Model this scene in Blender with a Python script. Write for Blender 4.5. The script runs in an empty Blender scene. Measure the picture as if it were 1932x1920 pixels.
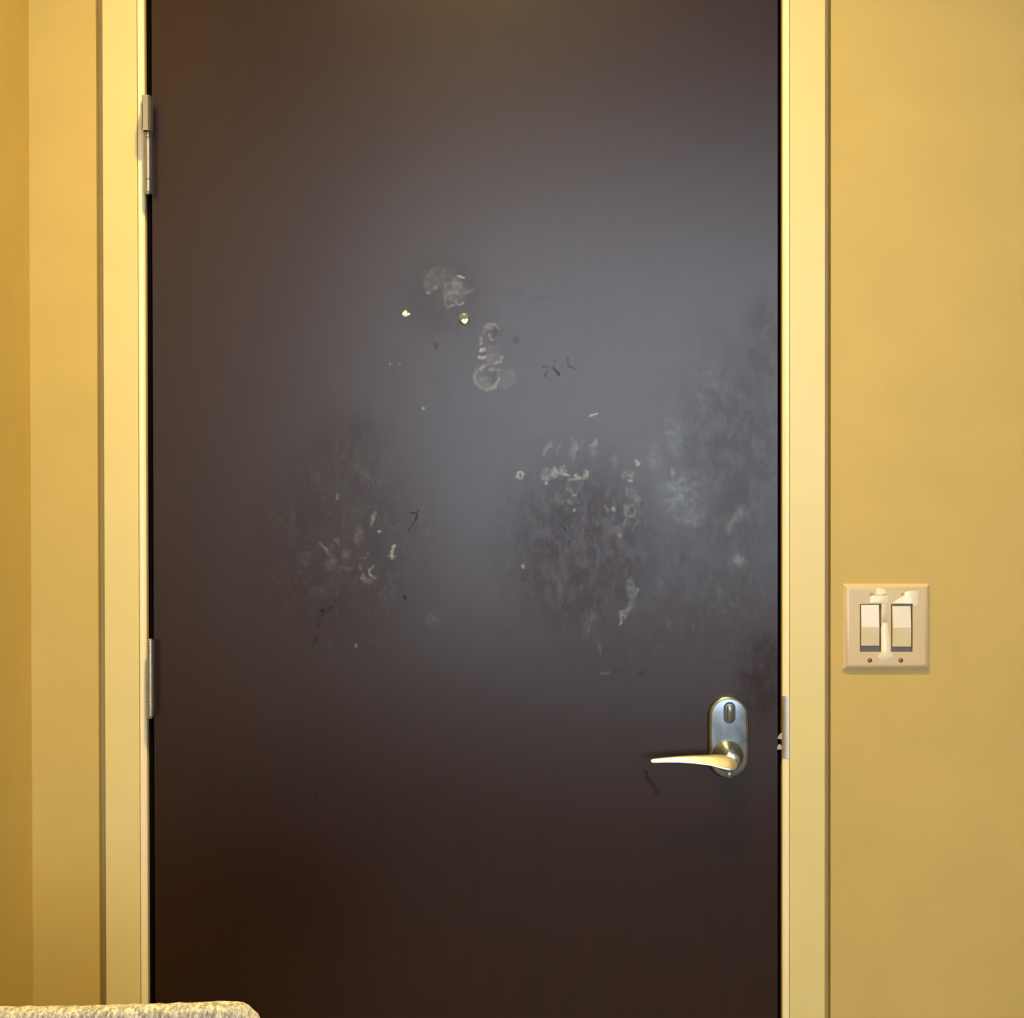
import bpy, bmesh, math
import numpy as np
from mathutils import Vector, Matrix

# ------------------------------------------------------------------ camera
W_PX, H_PX, F_PX = 1932.0, 1920.0, 2600.0
DOOR_Y = -0.008                       # plane of the door leaf's room side
FRAME_Y = -0.014                      # plane of the steel frame's face
CAM = Vector((0.0, DOOR_Y - 2.0, 1.383))
PITCH, ROLL = math.radians(-0.5), math.radians(0.09)
scene = bpy.context.scene
C = scene.collection
cam_data = bpy.data.cameras.new('camera')
cam_data.sensor_fit = 'HORIZONTAL'
cam_data.sensor_width = 36.0
cam_data.lens = F_PX * 36.0 / W_PX
cam_data.clip_start = 0.05
cam = bpy.data.objects.new('camera', cam_data)
C.objects.link(cam)
ROT = (Matrix.Rotation(math.pi / 2 + PITCH, 3, 'X') @ Matrix.Rotation(-ROLL, 3, 'Z'))
cam.matrix_world = Matrix.Translation(CAM) @ ROT.to_4x4()
scene.camera = cam

# ------------------------------------------------------------------ sky, portal, exposure
world = bpy.data.worlds.new('overcast_sky')
scene.world = world
world.use_nodes = True
bg = world.node_tree.nodes['Background']
bg.inputs['Color'].default_value = (0.80, 0.93, 1.06, 1)
SKY = 6.7
bg.inputs['Strength'].default_value = SKY
WIN = dict(x0=-0.62, x1=1.98, z0=0.84, z1=2.84, y=-4.6)   # window behind the viewer
pl = bpy.data.lights.new('window_portal', 'AREA')
pl.shape = 'RECTANGLE'
pl.size = WIN['x1'] - WIN['x0']
pl.size_y = WIN['z1'] - WIN['z0']
pl.cycles.is_portal = True
po = bpy.data.objects.new('window_portal', pl)
po.location = ((WIN['x0'] + WIN['x1']) / 2, WIN['y'] - 0.13, (WIN['z0'] + WIN['z1']) / 2)
C.objects.link(po)
po.rotation_euler = (-math.pi / 2, 0, 0)
LAMP_COL = (1.0, 0.72, 0.22)
vs = scene.view_settings
vs.view_transform = 'Standard'
vs.look = 'None'
vs.exposure = -0.09
vs.gamma = 1.0
vs.use_curve_mapping = False

# ------------------------------------------------------------------ helpers
def P(px, py, Y):
    """Point of the plane y = Y that a pixel of the photograph shows."""
    d = ROT @ Vector(((px - W_PX / 2) / F_PX, -(py - H_PX / 2) / F_PX, -1.0))
    t = (Y - CAM.y) / d.y
    return CAM + d * t

def X(px, Y, py=960): return P(px, py, Y).x
def Z(py, Y, px=966): return P(px, py, Y).z

def project(x, y, z):
    R = np.array(ROT.transposed())
    v = np.stack([x - CAM.x, np.full_like(x, y - CAM.y), z - CAM.z])
    c = np.tensordot(R, v, axes=1)
    return W_PX / 2 + F_PX * c[0] / -c[2], H_PX / 2 - F_PX * c[1] / -c[2]

def link(name, mesh, mat=None, parent=None):
    o = bpy.data.objects.new(name, mesh)
    C.objects.link(o)
    if mat:
        mesh.materials.append(mat)
    if parent:
        o.parent = parent
    return o

def obj(name, bm, mat, parent=None, smooth=False, angle=35):
    bmesh.ops.recalc_face_normals(bm, faces=bm.faces)
    me = bpy.data.meshes.new(name)
    bm.to_mesh(me)
    bm.free()
    if smooth:
        me.polygons.foreach_set('use_smooth', [True] * len(me.polygons))
        me.set_sharp_from_angle(angle=math.radians(angle))
    return link(name, me, mat, parent)

def empty(name, loc=(0, 0, 0)):
    o = bpy.data.objects.new(name, None)
    o.empty_display_size = 0.05
    o.location = loc
    C.objects.link(o)
    return o

def tag(o, label, cat=None, kind=None, group=None):
    o['label'] = label
    if cat: o['category'] = cat
    if kind: o['kind'] = kind
    if group: o['group'] = group
    return o

def adopt(parent):
    """children were modelled in world space: keep them there under a moved root"""
    bpy.context.view_layer.update()
    for c in parent.children:
        c.matrix_parent_inverse = parent.matrix_world.inverted()

def box(bm, x0, x1, y0, y1, z0, z1, bev=0.0, seg=2):
    m = Matrix.Translation(((x0 + x1) / 2, (y0 + y1) / 2, (z0 + z1) / 2)) @ Matrix.Diagonal((abs(x1 - x0), abs(y1 - y0), abs(z1 - z0), 1))
    r = bmesh.ops.create_cube(bm, size=1.0, matrix=m)
    if bev > 0:
        es = list({e for v in r['verts'] for e in v.link_edges})
        bmesh.ops.bevel(bm, geom=es, offset=bev, segments=seg, profile=0.5, affect='EDGES')

def prism_z(bm, pts, z0, z1):
    """extrude an (x, y) outline between two heights"""
    lo = [bm.verts.new((x, y, z0)) for x, y in pts]
    hi = [bm.verts.new((x, y, z1)) for x, y in pts]
    n = len(pts)
    bm.faces.new(lo[::-1]); bm.faces.new(hi)
    for i in range(n):
        bm.faces.new((lo[i], lo[(i + 1) % n], hi[(i + 1) % n], hi[i]))

def rings(bm, loops, cap0=True, cap1=True):
    vs_ = [[bm.verts.new(p) for p in l] for l in loops]
    n = len(loops[0])
    for a, b in zip(vs_, vs_[1:]):
        for i in range(n):
            bm.faces.new((a[i], a[(i + 1) % n], b[(i + 1) % n], b[i]))
    if cap0: bm.faces.new(vs_[0][::-1])
    if cap1: bm.faces.new(vs_[-1])
    return vs_

def lathe(bm, origin, axis, prof, n=32, cap=True):
    """prof: (distance along axis, radius)"""
    a = Vector(axis).normalized()
    u = a.orthogonal().normalized()
    w = a.cross(u)
    o = Vector(origin)
    loops = [[o + a * t + (u * math.cos(k * 2 * math.pi / n) + w * math.sin(k * 2 * math.pi / n)) * max(r, 1e-5) for k in range(n)] for t, r in prof]
    rings(bm, loops, cap, cap)

def stadium(cx, cz, hw, hh, n=20):
    """outline of a slot: half-width hw, half-height hh"""
    pts = []
    for k in range(n + 1):
        t = math.pi * k / n
        pts.append((cx + hw * math.cos(t), cz + hh - hw + hw * math.sin(t)))
    for k in range(n + 1):
        t = math.pi + math.pi * k / n
        pts.append((cx + hw * math.cos(t), cz - hh + hw + hw * math.sin(t)))
    return pts

# ------------------------------------------------------------------ materials
def material(name):
    m = bpy.data.materials.new(name)
    m.use_nodes = True
    nt = m.node_tree
    return m, nt, nt.nodes['Principled BSDF']

def noise(nt, scale, detail=3, rough=0.5, vec_scale=(1, 1, 1)):
    tc = nt.nodes.new('ShaderNodeTexCoord')
    mp = nt.nodes.new('ShaderNodeMapping')
    mp.inputs['Scale'].default_value = vec_scale
    n = nt.nodes.new('ShaderNodeTexNoise')
    n.inputs['Scale'].default_value = scale
    n.inputs['Detail'].default_value = detail
    n.inputs['Roughness'].default_value = rough
    nt.links.new(tc.outputs['Object'], mp.inputs['Vector'])
    nt.links.new(mp.outputs['Vector'], n.inputs['Vector'])
    return n

def ramp(nt, fac, stops):
    r = nt.nodes.new('ShaderNodeValToRGB')
    el = r.color_ramp.elements
    el[0].position, el[0].color = stops[0][0], (*stops[0][1], 1)
    el[1].position, el[1].color = stops[-1][0], (*stops[-1][1], 1)
    for p, c in stops[1:-1]:
        e = el.new(p); e.color = (*c, 1)
    nt.links.new(fac, r.inputs['Fac'])
    return r

def bump(nt, b, height, strength, dist):
    n = nt.nodes.new('ShaderNodeBump')
    n.inputs['Strength'].default_value = strength
    n.inputs['Distance'].default_value = dist
    nt.links.new(height, n.inputs['Height'])
    nt.links.new(n.outputs['Normal'], b.inputs['Normal'])

def paint(name, col, rough, var=0.05, bump_s=0.0, bscale=350, spec=0.5):
    m, nt, b = material(name)
    n = noise(nt, 9.0, 4)
    lo = tuple(c * (1 - var) for c in col); hi = tuple(min(1, c * (1 + var)) for c in col)
    r = ramp(nt, n.outputs['Fac'], [(0.3, lo), (0.7, hi)])
    nt.links.new(r.outputs['Color'], b.inputs['Base Color'])
    b.inputs['Roughness'].default_value = rough
    b.inputs['Specular IOR Level'].default_value = spec
    if bump_s:
        n2 = noise(nt, bscale, 2)
        bump(nt, b, n2.outputs['Fac'], bump_s, 0.0012)
    return m

def metal(name, col, rough, scratch=0.0, low=0.92, nsc=60.0):
    m, nt, b = material(name)
    b.inputs['Metallic'].default_value = 1.0
    n = noise(nt, nsc, 3)
    r = ramp(nt, n.outputs['Fac'], [(0.3, tuple(c * low for c in col)), (0.7, col)])
    nt.links.new(r.outputs['Color'], b.inputs['Base Color'])
    mr = nt.nodes.new('ShaderNodeMapRange')
    mr.inputs['To Min'].default_value = rough * 0.8
    mr.inputs['To Max'].default_value = rough * 1.25
    nt.links.new(n.outputs['Fac'], mr.inputs['Value'])
    nt.links.new(mr.outputs['Result'], b.inputs['Roughness'])
    if scratch:
        n3 = noise(nt, 25, 2)
        bump(nt, b, n3.outputs['Fac'], scratch, 0.002)
    return m

M_WALL = paint('yellow_wall_paint', (0.60, 0.455, 0.160), 0.55, 0.035, 0.12, 420)
M_FRAME = paint('cream_frame_enamel', (0.77, 0.665, 0.33), 0.33, 0.02, 0.04, 160)
M_CEIL = paint('beige_ceiling_paint', (0.58, 0.46, 0.33), 0.8, 0.02)
M_FLOOR = paint('grey_brown_carpet', (0.28, 0.275, 0.27), 0.95, 0.2, 0.6, 500)
M_BASE = paint('dark_rubber_base', (0.05, 0.04, 0.035), 0.5, 0.1)
M_GAP_SHADE = paint('gap_shade_black', (0.003, 0.002, 0.002), 0.9, 0.1, spec=0.05)
M_CHROME = metal('satin_chrome', (0.37, 0.42, 0.46), 0.34, 0.10, 0.62, 38)
M_STEEL = metal('hinge_steel', (0.52, 0.53, 0.52), 0.32)
M_LEVER = metal('polished_brass_nickel', (0.96, 0.92, 0.80), 0.36)
M_STRIKE = metal('worn_strike_steel', (0.72, 0.67, 0.62), 0.42)
M_PLATE = paint('ivory_switch_plastic', (0.66, 0.54, 0.38), 0.24, 0.03)
M_ROCKER = paint('ivory_rocker_plastic', (0.72, 0.65, 0.49), 0.14, 0.02, spec=0.7)
M_SLOT = paint('dark_switch_recess', (0.22, 0.18, 0.18), 0.5, 0.05)
M_GLINT = paint('white_plate_glint', (0.86, 0.82, 0.76), 0.22, 0.06, 0.5, 120)
M_WINFRAME = paint('white_window_frame', (0.75, 0.75, 0.73), 0.4, 0.02)
M_LEG = metal('brushed_chair_steel', (0.5, 0.5, 0.5), 0.35)
M_GLUE = paint('dried_glue_bead', (0.11, 0.14, 0.18), 0.35, 0.03)
M_FLAKE_GLINT = paint('white_flake_or_glint', (0.84, 0.89, 0.93), 0.4, 0.03)

def door_material():
    m, nt, b = material('dark_brown_door_laminate')
    at = nt.nodes.new('ShaderNodeAttribute')
    at.attribute_name = 'marks'
    sep = nt.nodes.new('ShaderNodeSeparateColor')
    nt.links.new(at.outputs['Color'], sep.inputs['Color'])
    g = noise(nt, 14, 6, 0.6, (6, 1, 0.5))                 # vertical wood grain of the laminate
    base = ramp(nt, g.outputs['Fac'], [(0.3, (0.0125, 0.0014, 0.0004)), (0.7, (0.0180, 0.0024, 0.0007))])
    tint = nt.nodes.new('ShaderNodeMix'); tint.data_type = 'RGBA'
    tint.inputs[6].default_value = (0.58, 0.66, 0.76, 1)
    tint.inputs[7].default_value = (0.36, 0.56, 0.80, 1)
    nt.links.new(at.outputs['Alpha'], tint.inputs[0])
    mix = nt.nodes.new('ShaderNodeMix'); mix.data_type = 'RGBA'
    nt.links.new(sep.outputs['Red'], mix.inputs[0])
    nt.links.new(base.outputs['Color'], mix.inputs[6])
    nt.links.new(tint.outputs[2], mix.inputs[7])
    dk = nt.nodes.new('ShaderNodeMix'); dk.data_type = 'RGBA'
    dk.inputs[7].default_value = (0.012, 0.005, 0.003, 1)
    nt.links.new(sep.outputs['Green'], dk.inputs[0])
    nt.links.new(mix.outputs[2], dk.inputs[6])
    nt.links.new(dk.outputs[2], b.inputs['Base Color'])
    # dull, rubbed patches mirror less of the room
    mx = nt.nodes.new('ShaderNodeMath'); mx.operation = 'MAXIMUM'
    nt.links.new(sep.outputs['Blue'], mx.inputs[0]); nt.links.new(sep.outputs['Green'], mx.inputs[1])
    sp = nt.nodes.new('ShaderNodeMapRange')
    sp.inputs['To Min'].default_value = 0.63
    sp.inputs['To Max'].default_value = 0.15
    nt.links.new(mx.outputs[0], sp.inputs['Value'])
    nt.links.new(sp.outputs['Result'], b.inputs['Specular IOR Level'])
    n2 = noise(nt, 45, 4, 0.6, (2, 1, 1))
    rr = nt.nodes.new('ShaderNodeMapRange')
    rr.inputs['To Min'].default_value = 0.285
    rr.inputs['To Max'].default_value = 0.335
    nt.links.new(n2.outputs['Fac'], rr.inputs['Value'])
    nt.links.new(rr.outputs['Result'], b.inputs['Roughness'])
    n4 = noise(nt, 900, 2, 0.5, (1, 1, 0.25))
    bump(nt, b, n4.outputs['Fac'], 0.02, 0.0006)
    return m
M_DOOR = door_material()

def fabric_material():
    m, nt, b = material('woven_beige_grey_fabric')
    n = noise(nt, 170, 4, 0.65, (1.6, 1.0, 0.6))
    n2 = noise(nt, 620, 2, 0.5, (1.0, 1.0, 0.35))
    mm = nt.nodes.new('ShaderNodeMath'); mm.operation = 'MULTIPLY_ADD'
    mm.inputs[1].default_value = 0.4
    nt.links.new(n2.outputs['Fac'], mm.inputs[0]); nt.links.new(n.outputs['Fac'], mm.inputs[2])
    r = ramp(nt, mm.outputs[0], [(0.52, (0.17, 0.175, 0.19)), (0.68, (0.39, 0.39, 0.39)), (0.84, (0.72, 0.69, 0.63))])
    nt.links.new(r.outputs['Color'], b.inputs['Base Color'])
    b.inputs['Roughness'].default_value = 0.95
    b.inputs['Specular IOR Level'].default_value = 0.15
    b.inputs['Sheen Weight'].default_value = 0.25
    bump(nt, b, mm.outputs[0], 0.7, 0.0022)
    return m
M_FABRIC = fabric_material()

def glass_material():
    m, nt, b = material('window_glass')
    out = nt.nodes['Material Output']
    nt.nodes.remove(b)
    tr = nt.nodes.new('ShaderNodeBsdfTransparent')
    gl = nt.nodes.new('ShaderNodeBsdfGlossy'); gl.inputs['Roughness'].default_value = 0.02
    fr = nt.nodes.new('ShaderNodeFresnel'); fr.inputs['IOR'].default_value = 1.45
    mx = nt.nodes.new('ShaderNodeMixShader')
    nt.links.new(fr.outputs[0], mx.inputs[0]); nt.links.new(tr.outputs[0], mx.inputs[1]); nt.links.new(gl.outputs[0], mx.inputs[2])
    nt.links.new(mx.outputs[0], out.inputs['Surface'])
    return m
M_GLASS = glass_material()

def lamp_material():
    m, nt, b = material('lamp_lens')
    b.inputs['Base Color'].default_value = (0.9, 0.85, 0.7, 1)
    b.inputs['Emission Color'].default_value = (*LAMP_COL, 1)
    b.inputs['Emission Strength'].default_value = 6.0
    return m
M_LENS = lamp_material()

# ------------------------------------------------------------------ the room shell
CEIL, X0, X1, YB = 3.00, X(58, 0.0), 2.35, WIN['y']
T = 0.12
CH = 0.012                                     # depth of the shadow joint round the frame
xl_out, xr_out = X(184.5, 0.0), X(1567.5, 0.0)    # edges of the wall board at the joint
xl_f, xr_f = X(197, FRAME_Y), X(1556, FRAME_Y)    # outer edges of the frame face
xl_i, xr_i = X(277.5, FRAME_Y + 0.008), X(1475, FRAME_Y + 0.008)   # clear opening
DOOR_TOP, HEAD = 2.150, 2.156
head_out = HEAD + (xl_i - xl_f)

def wall_with_opening(bm, x0, x1, ox0, ox1, oz, y0, y1, z1):
    prof = [(x0, 0), (ox0, 0), (ox0, oz), (ox1, oz), (ox1, 0), (x1, 0), (x1, z1), (x0, z1)]
    a = [bm.verts.new((x, y0, z)) for x, z in prof]
    b = [bm.verts.new((x, y1, z)) for x, z in prof]
    bm.faces.new(a); bm.faces.new(b[::-1])
    for i in range(len(prof)):
        j = (i + 1) % len(prof)
        bm.faces.new((a[i], b[i], b[j], a[j]))

bm = bmesh.new()
wall_with_opening(bm, X0 - T, X1 + T, xl_out, xr_out, head_out + 0.0095, 0.0, CH, CEIL)
wall_with_opening(bm, X0 - T, X1 + T, xl_f + 0.004, xr_f - 0.004, head_out - 0.004, CH, T, CEIL)
tag(obj('wall_back', bm, M_WALL), 'ochre yellow painted wall around the dark door', 'wall', 'structure')

bm = bmesh.new(); box(bm, X0 - T, X0, YB, -0.0003, 0, CEIL)
tag(obj('wall_left', bm, M_WALL), 'narrow strip of ochre side wall meeting the corner at far left', 'wall', 'structure')
bm = bmesh.new(); box(bm, X1, X1 + T, YB, -0.0003, 0, CEIL)
tag(obj('wall_right', bm, M_WALL), 'ochre side wall of the room out of view to the right', 'wall', 'structure')
bm = bmesh.new()
prof = [(X0 - T, 0), (X1 + T, 0), (X1 + T, CEIL), (X0 - T, CEIL)]
for (a, b_, c, d) in ((X0 - T, WIN['x0'], 0, CEIL), (WIN['x1'], X1 + T, 0, CEIL), (WIN['x0'], WIN['x1'], 0, WIN['z0']), (WIN['x0'], WIN['x1'], WIN['z1'], CEIL)):
    box(bm, a, b_, YB - T, YB - 0.0003, c, d)
bmesh.ops.remove_doubles(bm, verts=bm.verts, dist=1e-5)
tag(obj('wall_front', bm, M_WALL), 'ochre wall with the window behind the viewer', 'wall', 'structure')
bm = bmesh.new(); box(bm, X0 - T, X1 + T, YB - T, T + 0.02, -0.1, -0.0003)
tag(obj('floor', bm, M_FLOOR), 'grey brown carpet floor of the room', 'floor', 'structure')
bm = bmesh.new(); box(bm, X0 - T, X1 + T, YB - T, T + 0.02, CEIL + 0.0003, CEIL + 0.1)
tag(obj('ceiling', bm, M_CEIL), 'beige ceiling of the room above the door', 'ceiling', 'structure')
for nm, (a, b_, c, d), lab in (('baseboard_left', (X0, X0 + 0.008, YB, -0.009), 'dark rubber base along the left side wall'),
                               ('baseboard_right', (X1 - 0.008, X1, YB, -0.009), 'dark rubber base along the right side wall'),
                               ('baseboard_back', (xr_out + 0.002, X1 - 0.009, -0.008, 0.0), 'dark rubber base right of the door frame'),
                               ('baseboard_back', (X0 + 0.009, xl_out - 0.002, -0.008, 0.0), 'dark rubber base left of the door frame')):
    bm = bmesh.new(); box(bm, a, b_, c, d, 0.0, 0.10, 0.002)
    tag(obj(nm, bm, M_BASE), lab, 'baseboard', 'structure')

# window behind the viewer
wroot = empty('window_1', ((WIN['x0'] + WIN['x1']) / 2, YB - T / 2, WIN['z0']))
tag(wroot, 'white framed window behind the viewer mirrored in the dark door', 'window', 'structure')
fw = 0.05
for (a, b_, c, d) in ((WIN['x0'], WIN['x0'] + fw, WIN['z0'], WIN['z1']), (WIN['x1'] - fw, WIN['x1'], WIN['z0'], WIN['z1']),
                      (WIN['x0'] + fw, WIN['x1'] - fw, WIN['z0'], WIN['z0'] + fw), (WIN['x0'] + fw, WIN['x1'] - fw, WIN['z1'] - fw, WIN['z1'])):
    bm = bmesh.new(); box(bm, a, b_, YB - 0.09, YB - 0.03, c, d, 0.004)
    obj('window_frame', bm, M_WINFRAME, wroot)
mid = (WIN['x0'] + WIN['x1']) / 2
bm = bmesh.new(); box(bm, mid - 0.02, mid + 0.02, YB - 0.085, YB - 0.035, WIN['z0'] + fw, WIN['z1'] - fw, 0.003)
obj('mullion', bm, M_WINFRAME, wroot)
for a, b_ in ((WIN['x0'] + fw, mid - 0.02), (mid + 0.02, WIN['x1'] - fw)):
    bm = bmesh.new(); box(bm, a, b_, YB - 0.062, YB - 0.058, WIN['z0'] + fw, WIN['z1'] - fw)
    obj('pane', bm, M_GLASS, wroot)
adopt(wroot)

# ------------------------------------------------------------------ steel door frame
trim = empty('trim_1', (0, 0, 0))
tag(trim, 'cream painted steel door frame around the dark door', 'door frame', 'structure')
R_EDGE = 0.0095
def jamb_profile(xo, xi, s):
    """xo outer edge, xi clear-opening edge, s = +1 for the left jamb (opening towards +x)"""
    xb = xi - s * R_EDGE
    yd = DOOR_Y + 0.046
    return [(xo, FRAME_Y), (xb - s * 0.0012, FRAME_Y), (xb - s * 0.0008, FRAME_Y + 0.0006), (xb - s * 0.0008, FRAME_Y + 0.0045), (xi - s * 0.0002, FRAME_Y + 0.0052),
            (xi - s * 0.0002, yd), (xi + s * 0.014, yd), (xi + s * 0.014, T - 0.002), (xo + s * 0.006, T - 0.002), (xo + s * 0.006, 0.004), (xo, 0.004)]
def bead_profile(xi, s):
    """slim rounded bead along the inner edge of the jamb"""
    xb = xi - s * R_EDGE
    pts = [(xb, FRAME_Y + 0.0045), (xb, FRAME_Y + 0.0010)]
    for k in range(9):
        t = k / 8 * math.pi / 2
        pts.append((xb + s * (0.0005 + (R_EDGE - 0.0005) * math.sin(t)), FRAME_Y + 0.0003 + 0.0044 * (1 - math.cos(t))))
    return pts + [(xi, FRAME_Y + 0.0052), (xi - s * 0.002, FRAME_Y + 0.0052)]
M_BEAD = paint('brightened_cream_bead', (0.93, 0.83, 0.58), 0.3, 0.02)  # paler than the jamb, so the rolled edge's highlight is in its colour
for xo, xi, s in ((xl_f, xl_i, 1), (xr_f, xr_i, -1)):
    bm = bmesh.new(); prism_z(bm, jamb_profile(xo, xi, s), 0.0, head_out)
    obj('jamb', bm, M_FRAME, trim, True, 30)
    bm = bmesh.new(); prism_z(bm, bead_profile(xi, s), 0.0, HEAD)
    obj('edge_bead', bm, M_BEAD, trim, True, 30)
bm = bmesh.new()
box(bm, xl_i, xr_i, FRAME_Y, T - 0.004, HEAD, head_out, 0.002)
obj('header', bm, M_FRAME, trim)
# black strips added to paint the gap's shade on both sides of the leaf
xd0, xd1 = X(289.5, DOOR_Y), X(1467, DOOR_Y)
for a, b_ in ((xl_i + 0.0002, xd0 - 0.0004), (xd1 + 0.0004, xr_i - 0.0002)):
    bm = bmesh.new(); box(bm, a, b_, DOOR_Y + 0.0080, DOOR_Y + 0.042, 0.006, DOOR_TOP, 0.0004, 1)
    obj('gap_shade', bm, M_GAP_SHADE, trim)
# strike plate with its curved lip, let into the right jamb's rolled edge
bm = bmesh.new()
z1s, z0s = Z(1313, FRAME_Y, 1480), Z(1430, FRAME_Y, 1480)
loops = []
for k in range(-1, 10):
    t = max(0, k) / 9 * math.pi / 2
    x = xr_i + R_EDGE - 0.0004 - (R_EDGE - 0.0004) * math.sin(t)
    y = FRAME_Y + 0.0003 + 0.0044 * (1 - math.cos(t))
    nx, ny = -math.sin(t), -math.cos(t)
    o1 = 0.0011
    if k < 0: x, o1 = x + 0.0008, 0.0004
    loops.append((x, y, nx, ny, o1))
pin = [Vector((x - nx * 0.001, y - ny * 0.001, 0)) for x, y, nx, ny, o1 in loops]
pout = [Vector((x + nx * o1, y + ny * o1, 0)) for x, y, nx, ny, o1 in loops]
prism_z(bm, [(v.x, v.y) for v in pout] + [(v.x, v.y) for v in reversed(pin)], z0s, z1s)
sp_ = obj('strike_plate', bm, M_STRIKE, trim, True, 40)
sp_['label'] = 'worn grey metal strike plate lip'

# ------------------------------------------------------------------ the door leaf
door = empty('door_1', ((xd0 + xd1) / 2, 0, 0))
tag(door, 'dark brown flush door with smudges and a lever handle', 'door', 'structure')

rng = np.random.default_rng(7)
def vnoise(x, y, seed):
    r = np.random.default_rng(seed)
    tab = r.random((256, 256))
    xi = np.floor(x).astype(int); yi = np.floor(y).astype(int)
    fx, fy = x - xi, y - yi
    fx = fx * fx * (3 - 2 * fx); fy = fy * fy * (3 - 2 * fy)
    g = lambda a, b: tab[a % 256, b % 256]
    return (g(xi, yi) * (1 - fx) + g(xi + 1, yi) * fx) * (1 - fy) + (g(xi, yi + 1) * (1 - fx) + g(xi + 1, yi + 1) * fx) * fy
def fbm(x, y, seed, oct=4):
    s, a, t = 0, 1, 0
    for k in range(oct):
        s = s + a * vnoise(x * 2 ** k, y * 2 ** k, seed + k); t += a; a *= 0.55
    return s / t
sm = lambda a, b, v: np.clip((v - a) / (b - a), 0, 1) ** 2 * (3 - 2 * np.clip((v - a) / (b - a), 0, 1))

def smudges(px, py):
    """dried film (L), dark scuffs (D), rubbed dull patches (U) and bluish tint (B) on the leaf"""
    L = np.zeros_like(px); D = np.zeros_like(px); U = np.zeros_like(px); B = np.zeros_like(px)
    wob = 3.2 * (fbm(px / 9, py / 9, 11, 3) - .5), 3.2 * (fbm(px / 9, py / 9, 31, 3) - .5)
    qx, qy = px + 2.6 * wob[0], py + 2.6 * wob[1]
    def near(cx, cy, r):
        return (np.abs(px - cx) < r) & (np.abs(py - cy) < r)
    def put(T_, m, v, mode='max'):
        T_[m] = np.maximum(T_[m], v)
    def blob(T_, cx, cy, rx, ry, a, soft=0.5, rot=0, tex=0.0, ts=5):
        m = near(cx, cy, 2.2 * max(rx, ry) + 6)
        c, s = math.cos(math.radians(rot)), math.sin(math.radians(rot))
        dx, dy = qx[m] - cx, qy[m] - cy
        d = np.sqrt(((c * dx + s * dy) / rx) ** 2 + ((-s * dx + c * dy) / ry) ** 2)
        v = a * (1 - sm(1 - soft, 1 + soft, d))
        if tex: v = v * (1 - tex + tex * 1.7 * sm(.3, .7, fbm(px[m] / ts, py[m] / ts, 61, 3)))
        put(T_, m, v)
    def ring(T_, cx, cy, r, w, a, a0=0, a1=360, sy=1.0):
        m = near(cx, cy, r + 3 * w + 4)
        dx, dy = px[m] + 2.6 * wob[0][m] - cx, (py[m] + 2.6 * wob[1][m] - cy) / sy
        d = np.abs(np.hypot(dx, dy) - r)
        ang = np.degrees(np.arctan2(dy, dx)) % 360
        span = (a1 - a0) % 360 or 360
        off = (ang - a0) % 360
        win = sm(-25, 8, np.where(off < 300, off, off - 360) if span < 300 else off) * (1 - sm(span - 8, span + 20, off)) if span < 360 else 1
        put(T_, m, a * (1 - sm(.3, 1.4, d / w)) * win)
    def stroke(T_, pts, w, a, soft=0.6):
        for (x0, y0), (x1, y1) in zip(pts, pts[1:]):
            cx, cy = (x0 + x1) / 2, (y0 + y1) / 2
            m = near(cx, cy, math.hypot(x1 - x0, y1 - y0) / 2 + 3 * w + 4)
            dx, dy = x1 - x0, y1 - y0
            t = np.clip(((qx[m] - x0) * dx + (qy[m] - y0) * dy) / (dx * dx + dy * dy + 1e-6), 0, 1)
            d = np.hypot(qx[m] - x0 - t * dx, qy[m] - y0 - t * dy) / w
            put(T_, m, a * (1 - sm(1 - soft, 1 + soft, d)))
    # --- broad rubbed, mottled patches
    mot = fbm(px / 26, py / 40, 3, 5)
    fine = fbm(px / 6, py / 11, 23, 4)
    tex = sm(.34, .66, .55 * mot + .45 * fine)
    def patch(cx, cy, rx, ry, a, hard=.55):
        d = np.hypot((px - cx) / rx, (py - cy) / ry) + .55 * (mot - .5)
        w = 1 - sm(1 - hard, 1 + hard * .6, d)
        np.maximum(U, a * w * (.35 + .65 * tex), out=U)
        return w
    w1 = patch(1100, 1040, 165, 190, .60)
    w2 = patch(650, 1020, 170, 215, .36)
    w3 = patch(1385, 870, 120, 260, .40)
    w4 = patch(1330, 1120, 220, 160, .30)
    patch(1440, 1270, 60, 110, .6); patch(1395, 935, 50, 45, .5, .8)
    patch(840, 560, 90, 80, .25); patch(660, 850, 90, 90, .35); patch(1180, 1180, 240, 110, .25)
    patch(1440, 660, 45, 120, .35)
    speck = sm(.60, .80, fine)
    L += .036 * speck * np.clip(w1 + w2 + .8 * w3 + .6 * w4, 0, 1)
    sp2 = sm(.62, .78, fbm(px / 12, py / 20, 77, 3))
    L += .028 * sp2 * np.clip(w1 + w2 + w4, 0, 1)
    D += .35 * sm(.62, .85, fbm(px / 7, py / 16, 91, 3)) * np.clip(w1 + .5 * w2, 0, 1)
    # --- hazy finger marks
    hz = [(1285, 930, 30, 38, .17, 1), (1302, 972, 24, 18, .15, 1), (1272, 828, 18, 34, .10, 1), (1238, 862, 14, 26, .09, .8), (1318, 912, 22, 20, .07, .6),
          (1393, 1055, 9, 12, .20, .9), (752, 1010, 1, 1, 0, 0), (677, 1010, 9, 15, .08, .3), (654, 1045, 8, 12, .08, .3), (624, 1064, 10, 10, .10, .4), (575, 1054, 12, 14, .05, .4),
          (816, 1167, 11, 11, .06, .3), (603, 1116, 12, 12, .05, .2), (1110, 1170, 12, 20, .07, .3), (1052, 940, 11, 12, .06, .2), (1340, 720, 26, 40, .05, .6), (1330, 760, 14, 40, .04, .4)]
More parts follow.
